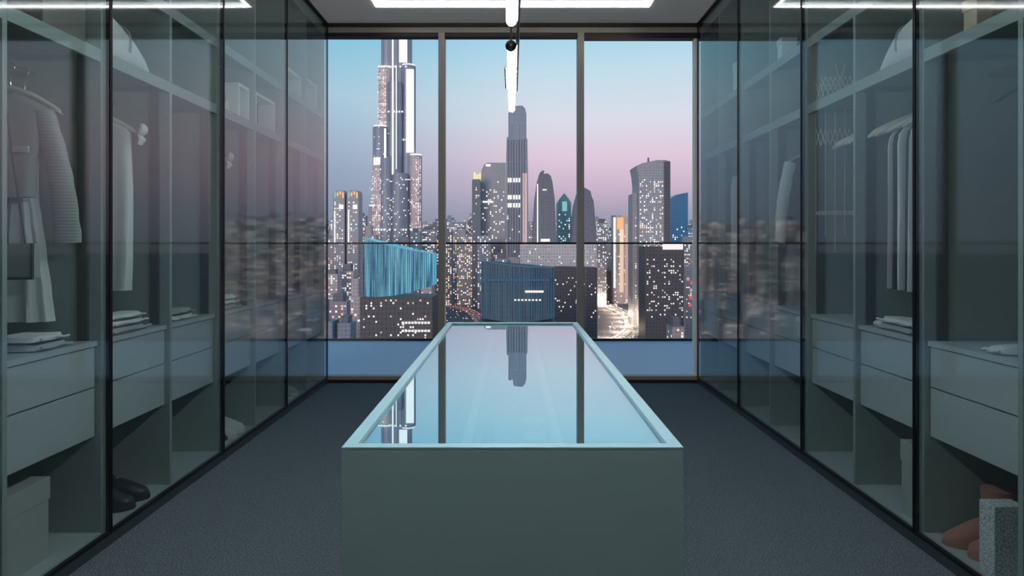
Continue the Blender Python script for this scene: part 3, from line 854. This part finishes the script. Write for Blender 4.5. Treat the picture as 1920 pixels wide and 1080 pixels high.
# two dark curved towers and the gabled one between
o, c0 = hero('crested_tower', 'dark curved tower with a hooked crest and one lit edge', 850,
             [(999, 460), (1000, 420), (1003, 372), (1008, 338), (1012, 324), (1018, 319), (1021, 321), (1019, 326), (1027, 325), (1033, 330), (1036, 342), (1040, 372), (1042, 420), (1043, 460)], 30, 'dark', dens=.012)
add_strip(o, c0, 850, 1007, 1009, 345, 455, 'white'); add_strip(o, c0, 850, 1014, 1031, 448, 453, 'white'); add_strip(o, c0, 850, 1017, 1025, 355, 357, 'white')
o, c0 = hero('crested_tower', 'dark curved tower with stepped shoulder beside the window mullion', 860,
             [(1072, 460), (1074, 420), (1078, 385), (1084, 362), (1090, 352), (1097, 352), (1107, 358), (1110, 370), (1113, 376), (1117, 420), (1119, 460)], 30, 'dark', dens=.05)
o, c0 = hero('gabled_tower', 'small teal lit tower with a pointed gable roof', 950, [(1045, 395), (1045, 380), (1050, 372), (1058, 362), (1066, 372), (1071, 380), (1071, 395)], 24, 'teal', dens=.2, wts=(5, 0, 5, 0))
add_strip(o, c0, 950, 1054, 1063, 378, 396, 'teal', 'gable_light')
# flared grey tower on the right, its annexe and the blue tower
o, c0 = hero('flared_tower', 'large grey tower with a flared sloping top and rooftop spike', 800,
             [(1198, 440), (1198, 345), (1196, 325), (1193, 311), (1204, 306), (1218, 303), (1232, 300), (1248, 300), (1256, 302), (1256, 440)], 45, 'grey', dens=.36, wrange=(1199, 1244, 335, 600))
bx(cx_(1217, 800) - c0, cx_(1220, 800) - c0, 8, 10, cz_(304, 800) - G - 3, cz_(294, 800) - G).build('rooftop_spike', FA['dark'], o)
bx(cx_(1245, 800) - c0, cx_(1256, 800) - c0 + .3, -1.5, 0, 20, cz_(303, 800) - G).build('dark_bay', FA['black'], o)
hero('slab_tower', 'narrow grey slab attached to the flared tower', 815, [(1186, 380), (1186, 363), (1198, 362), (1198, 380)], 30, 'grey', dens=.25)
o, c0 = hero('blue_tower', 'blue glass tower with a roof rising to one side', 1100, [(1258, 420), (1258, 372), (1266, 366), (1278, 363), (1290, 361), (1290, 420)], 35, 'azure', dens=.16, wts=(3, 0, 6, 0))
# warm lit tower and near warm slab, far pair with orange crowns
o, c0 = hero('lit_slab', 'slender slab glowing warm orange and white from top to bottom', 1120, [(1150, 430), (1150, 406), (1190, 406), (1190, 430)], 26, 'pink', dens=.25)
add_strip(o, c0, 1120, 1150, 1154, 408, 540, 'white'); add_strip(o, c0, 1120, 1157, 1169, 408, 430, 'orange'); add_strip(o, c0, 1120, 1162, 1169, 430, 548, 'warm'); add_strip(o, c0, 1120, 1172, 1177, 420, 560, 'pinkish')
for a, lab in ((624, 'grey tower with orange glowing top and teal lights'), (650, 'grey tower with broad orange crown beside its twin')):
    o, c0 = hero('twin_tower', lab, 900, [(a, 372), (a, 362), (a + 4, 357), (a + 20, 357), (a + 22, 362), (a + 22, 372)], 24, 'grey', dens=.35, wts=(6, 1, 3, 1))
    for q in range(4): add_strip(o, c0, 900, a + 3 + q * 5, a + 6 + q * 5, 359 + 2 * (q % 2), 371 - 3 * (q % 3), 'teal' if q == 0 else 'orange', 'crown_light')
    add_strip(o, c0, 900, a + 12, a + 20, 384, 392, 'white'); add_strip(o, c0, 900, a + 3, a + 5, 395, 455, 'white')
o, c0 = hero('bright_roof_block', 'dark block with a brilliant warm white rooftop sign', 560, [(1210, 480), (1210, 462), (1283, 462), (1283, 480)], 30, 'black', dens=.2)
add_strip(o, c0, 560, 1242, 1280, 457, 468, 'white', 'roof_sign')
o, c0 = hero('red_sign_block', 'block with a tall glowing red sign wall', 700, [(1284, 520), (1284, 500), (1318, 500), (1318, 520)], 30, 'grey', dens=.2)
for k in range(9):
    a = 1287 + (k * 7) % 15; add_strip(o, c0, 700, a, a + 5, 520 + k * 7, 526 + k * 7, 'red' if k % 3 else 'pinkish', 'sign_light')
# pale blocks built in place of a glass reflection, dark ones in front
hero('reflection_block', 'wide pale block standing for a glass reflection below the curved towers', 640, [(975, 470), (975, 458), (1119, 458), (1119, 470)], 30, 'pale', dens=.10, wrange=(978, 1117, 462, 510))
hero('reflection_block', 'pale block standing for a glass reflection behind the warm glowing slab', 1190, [(1118, 470), (1118, 458), (1206, 458), (1206, 470)], 30, 'pale', dens=.12)
hero('dark_block', 'dark low block with a sloped roof in front of the pale block', 600, [(1020, 512), (1020, 505), (1048, 500), (1120, 502), (1120, 512)], 26, 'black', dens=.07)
hero('dark_block', 'long dark low block under the pale block near the bright ramp', 1155, [(1120, 520), (1120, 509), (1212, 509), (1212, 520)], 20, 'black', dens=.08, wrange=(1122, 1210, 512, 560))


# blue media facades with vertical fins
def media(label, Z, pa, pb, ytop, ybot, ta, tb_, key, body_key, nf, bulge, em_lo, em_hi, s_):
    ctr = cx_((pa + pb) / 2, Z); o = empty('media_facade_building', (ctr, Z, G), label, 'building')
    m = bpy.data.materials.new(key); m.use_nodes = True; nt = m.node_tree; N = nt.nodes.new; L = nt.links.new; b = nt.nodes['Principled BSDF']
    tc = N('ShaderNodeTexCoord'); mp = N('ShaderNodeMapping'); mp.inputs['Scale'].default_value = (.9, .9, .05); L(tc.outputs['Object'], mp.inputs[0])
    n = N('ShaderNodeTexNoise'); n.inputs['Scale'].default_value = .55; n.inputs['Detail'].default_value = 5; L(mp.outputs[0], n.inputs['Vector'])
    rp = N('ShaderNodeValToRGB'); e = rp.color_ramp.elements; e[0].position, e[0].color = .38, em_lo; e[1].position, e[1].color = .68, em_hi
    L(n.outputs['Fac'], rp.inputs[0]); L(rp.outputs[0], b.inputs['Emission Color']); b.inputs['Emission Strength'].default_value = s_
    b.inputs['Base Color'].default_value = lin(30, 60, 80); m.cycles.emission_sampling = 'NONE'
    n_ = 25; front = []
    top = []; bot = []
    for i in range(n_):
        t = i / (n_ - 1); x = cx_(pa + (pb - pa) * t, Z) - ctr; y = -bulge * sin(pi * t)
        top.append((x, y, cz_(ytop + ta * t + 3 * sin(pi * t), Z) - G)); bot.append((x, y, cz_(ybot + tb_ * t + 6 * sin(pi * t), Z) - G))
    mb = MB()
    for i in range(n_ - 1): mb.face([bot[i], bot[i + 1], top[i + 1], top[i]])
    bk = lambda p: (p[0], 26, p[2])
    for i in range(n_ - 1):
        mb.face([top[i], top[i + 1], bk(top[i + 1]), bk(top[i])]); mb.face([bot[i], bk(bot[i]), bk(bot[i + 1]), bot[i + 1]])
    mb.face([bot[0], top[0], bk(top[0]), bk(bot[0])]); mb.face([bot[-1], bk(bot[-1]), bk(top[-1]), top[-1]])
    mb.face([bk(top[0]), bk(top[-1]), bk(bot[-1]), bk(bot[0])])
    mb.build('screen', m, o)
    for i in range(nf):
        t = (i + .5) / nf; x = cx_(pa + (pb - pa) * t, Z) - ctr; y = -bulge * sin(pi * t)
        z1 = cz_(ytop + ta * t + 3 * sin(pi * t) - 1, Z) - G; z0 = cz_(ybot + tb_ * t + 6 * sin(pi * t), Z) - G
        bx(x - .2, x + .2, y - .9, y - .1, z0, z1).build('fin', FA['dark'], o)
    zb = min(p[2] for p in bot)
    pod = bx(cx_(pa - 4, Z) - ctr, cx_(pb + 2, Z) - ctr, -bulge * .4, 30, 0, zb - .3).build('podium', FA['black'], o)
    windows(o, cx_(pa, Z) - ctr, cx_(pb, Z) - ctr, -bulge * .4, 30, max(0, cz_(640, Z) - G), zb - 1, .16, rc, gx=1.7, gz=1.9, wts=(7, 2, 1, 2))
    return o, ctr


o, c0 = media('curved building with a bright cyan blue ribbed light facade', 420, 682, 810, 446, 556, 30, -20, 'bright_blue_screen', 'dark', 34, 7, (.01, .16, .32, 1), (.25, .80, .95, 1), 1.0)
for yb in (604, 619):
    for k in range(9): add_strip(o, c0, 420, 755 + k * 6, 759.5 + k * 6, yb - 2, yb + 2, 'white', 'lit_window', -3.4)
bx(cx_(676, 420) - c0, cx_(682, 420) - c0, -2, 28, 0, cz_(452, 420) - G).build('end_wall', FA['dark'], o)
o, c0 = media('low building with a dim steel blue ribbed facade behind the table', 400, 902, 1040, 490, 596, 12, 0, 'dim_blue_screen', 'dark', 30, 6, (.02, .06, .10, 1), (.04, .12, .18, 1), .8)
add_strip(o, c0, 400, 984, 1018, 543, 547, 'white', 'lit_window', -8)
for k in range(8): add_strip(o, c0, 400, 964 + k * 6.5, 968 + k * 6.5, 559, 562, 'white', 'lit_window', -8)
bx(cx_(904, 400) - c0, cx_(1030, 400) - c0, -7.6, -7.1, cz_(526, 400) - G, cz_(522, 400) - G).build('ledge', FA['azure'], o)

# ordinary blocks filling the city, far to near
kinds = [('grey', 'plain grey city block dotted with lit windows'), ('mauve', 'mauve grey city block dotted with lit windows'), ('dark', 'dark glass city block dotted with lit windows'),
         ('blue', 'blue grey city block dotted with lit windows'), ('pink', 'pinkish stone city block dotted with lit windows')]


def filler(Z, pc, wpx, ytop, k, dens):
    key, lab = kinds[k]
    ctr = cx_(pc, Z); w = wpx * Z / F / 2; h = cz_(ytop, Z) - G; dp = min(45, max(18, w * 1.6))
    if not free(ctr - w - 1, ctr + w + 1, Z - 1, Z + dp + 1): return
    far = 'far' if Z > 1450 else ('mid' if Z > 980 else 'near')
    o = empty('city_block', (ctr, Z, G), lab + {'far': ' on the hazy skyline', 'mid': ' among the tall towers', 'near': ' at the foot of the towers'}[far], 'building', '%s city blocks' % far)
    mb = MB(); mb.box(-w, w, 0, dp, 0, h)
    mb.build('shaft', FA[key], o)
    t = rc.random()
    if t < .5: bx(-w * .6, w * .5, 3, dp - 3, h + .01, h + 4 + 6 * rc.random()).build('roof_plant', FA['dark'], o)
    elif t < .8: bx(-w * .9, w * .1, 2, dp - 2, h + .01, h + 8 + 10 * rc.random()).build('upper_setback', FA[key], o)
    zlo = max(0, cz_(650, Z) - G)
    gx = 2.7 if Z < 900 else (3.4 if Z < 1400 else 4.6)
    windows(o, -w, w, 0, dp, zlo, h, dens, rc, gx=gx, gz=gx, wts=rc.choice(((6, 2, 1, 1.6), (7, .6, 2.5, .6), (4, 2, .5, 4), (5, 4, .4, 1))), size=.66)


def band(z0, z1, ya, yb, step, wr, dens, avoid=(), lo=420, hi=1500):
    p = lo; w = rc.uniform(*wr)
    while p < hi:
        Zb = rc.uniform(z0, z1); y = rc.uniform(ya, yb)
        if not any(a < p + w / 2 and p - w / 2 < b for a, b in avoid): filler(Zb, p, w, y, rc.choices(range(5), (4, 4, 2, 2, 2))[0], dens)
        w2 = rc.uniform(*wr); p += (w + w2) / 2 * step; w = w2


band(1900, 2500, 402, 424, 1.05, (9, 20), .5)
band(1500, 1850, 408, 432, 1.15, (10, 22), .5)
band(1230, 1420, 418, 446, 1.2, (14, 26), .42)
band(1010, 1120, 430, 462, 1.35, (16, 30), .36, ((1138, 1196),))
band(720, 800, 478, 520, 1.15, (16, 30), .32, ((832, 908), (1105, 1205), (1030, 1140)))
band(560, 610, 545, 585, 1.25, (20, 36), .24, ((840, 905), (1105, 1215)))
band(470, 500, 590, 622, 1.3, (22, 40), .22, ((675, 900), (1030, 1215)))


# roads with cars
def road(name, pts, width, label):
    P = [Vector((cx_(px, (CAMH - G) * F / (py - VY)), (CAMH - G) * F / (py - VY), G + 1.0)) for px, py in pts]
    S = []
    for i in range(len(P) - 1):       # Catmull-Rom
        a, b, c_, d = P[max(i - 1, 0)], P[i], P[i + 1], P[min(i + 2, len(P) - 1)]
        for k in range(12):
            t = k / 12
            S.append(.5 * ((2 * b) + (c_ - a) * t + (2 * a - 5 * b + 4 * c_ - d) * t * t + (3 * b - a - 3 * c_ + d) * t ** 3))
    S.append(P[-1]); rings = []
    for i, p in enumerate(S):
        t = (S[min(i + 1, len(S) - 1)] - S[max(i - 1, 0)]); n = Vector((-t.y, t.x, 0)).normalized()
        rings.append([p + n * width / 2, p - n * width / 2, p - n * width / 2 - Vector((0, 0, .9)), p + n * width / 2 - Vector((0, 0, .9))])
    struct(MB().loft(rings).build(name, mat('concrete_road', lin(178, 170, 160), .8, noise=.1, nscale=.2)), label, 'road')
    return S


HL = em('headlight', (1, .90, .74, 1), 2.6); TLm = em('taillight', (1, .16, .08, 1), 2.2)
car_body = mat('car_paint', lin(150, 146, 142), .4)
def make_car(red):
    o = empty('car', (0, 0, 0), 'small car with glowing %s on the %s' % (('red tail lights', 'road beside the dim blue building') if red else ('headlights', 'curving bright road')), 'car', 'cars with %s' % ('tail lights' if red else 'headlights'))
    b = MB(); b.prism([(-2.2, .3), (2.2, .3), (2.25, .85), (1.2, .95), (.6, 1.45), (-1.2, 1.45), (-2.0, .95), (-2.25, .85)], -.9, .9); b.build('body', car_body, o)
    for y in (-.6, .6): bx(2.2, 2.75, y - .35, y + .35, .45, 1.05).build('lamp', TLm if red else HL, o)
    return o
c_w, c_r = make_car(False), make_car(True); used = {False: 0, True: 0}
CARS = []
def cars(S, width, step, red):
    dist = 0
    for i in range(len(S) - 1):
        seg = S[i + 1] - S[i]; L_ = seg.length; dist0 = dist
        while dist < dist0 + L_:
            f = (dist - dist0) / L_; n = Vector((-seg.y, seg.x, 0)).normalized()
            for ln in (-.34, 0, .34):
                if rc.random() < .75:
                    p = S[i] + seg * f + n * ln * width
                    if any((p - q).length < 6.5 for q in CARS) or not free(p.x - 3, p.x + 3, p.y - 3, p.y + 3, False): continue
                    CARS.append(p); src = c_r if red else c_w
                    o = src if used[red] == 0 else copy_tree(src)
                    used[red] += 1; o.location = (p.x, p.y, p.z + .01)
                    d = -seg if seg.y > 0 else seg
                    o.rotation_euler.z = math.atan2(d.y, d.x)
            dist += step
def added_road_lamps(S, width, step, color, watts, label):  # poles with strong point lights, added to brighten the road
    dist = 0; nxt = 0
    hm = em('street_lamp_head', color + (1,), 4.0)
    for a, b in zip(S, S[1:]):
        if dist >= nxt:
            t = (b - a); n = Vector((-t.y, t.x, 0)).normalized(); p = a + n * (width / 2 + 1.5)
            nxt += step
            if not free(p.x - 2, p.x + 2, p.y - 2, p.y + 2, False): dist += t.length; continue
            o = empty('added_street_lamp', (p.x, p.y, G), label, 'lamp', 'street lamps along the road')
            MB().cyl(0, 0, 0, 14, .25, 8).build('pole', FA['dark'], o)
            bx(-1, 1, -1, 1, 14.01, 14.6).build('lamp_head', hm, o)
            ld = bpy.data.lights.new('street_light', 'POINT'); ld.energy = watts; ld.color = color; ld.shadow_soft_size = .5
            lo = bpy.data.objects.new('added_bulb', ld); col.objects.link(lo); lo.parent = o; lo.location = (0, 0, 13.2)
        dist += (b - a).length


S = road('city_road', [(1118, 648), (1158, 640), (1184, 622), (1188, 604), (1172, 588), (1150, 578), (1144, 571)], 26, 'bright curving road lit by headlights and added lamps beside the flared tower')
cars(S, 26, 24, False)
added_road_lamps(S, 26, 55, (1, .86, .66), 110000, 'tall street lamp added to brighten the curving road')
S = road('city_road', [(838, 574), (862, 578), (884, 586), (899, 598), (905, 612)], 22, 'road with red tail lights beside the dim blue building')
cars(S, 22, 20, True)
# street lamps: thousands of points over the ground
mb = MB()
for k in range(2600):
    Zg = rc.uniform(480, 2200); px = rc.uniform(450, 1480); x = cx_(px, Zg); hh = G + rc.uniform(6, 12); r_ = .55 * rc.uniform(.6, 1.2) * (Zg / 800)
    if not free(x - 2, x + 2, Zg - 2, Zg + 2, False): continue
    mb.box(x - r_, x + r_, Zg - r_, Zg + r_, hh - r_, hh + r_, rc.choices(range(4), (5, 4, 1, 1))[0])
tag(mb.build('street_lights', LW), 'scattered street lights glowing between the city blocks', 'street lights', kind='stuff')
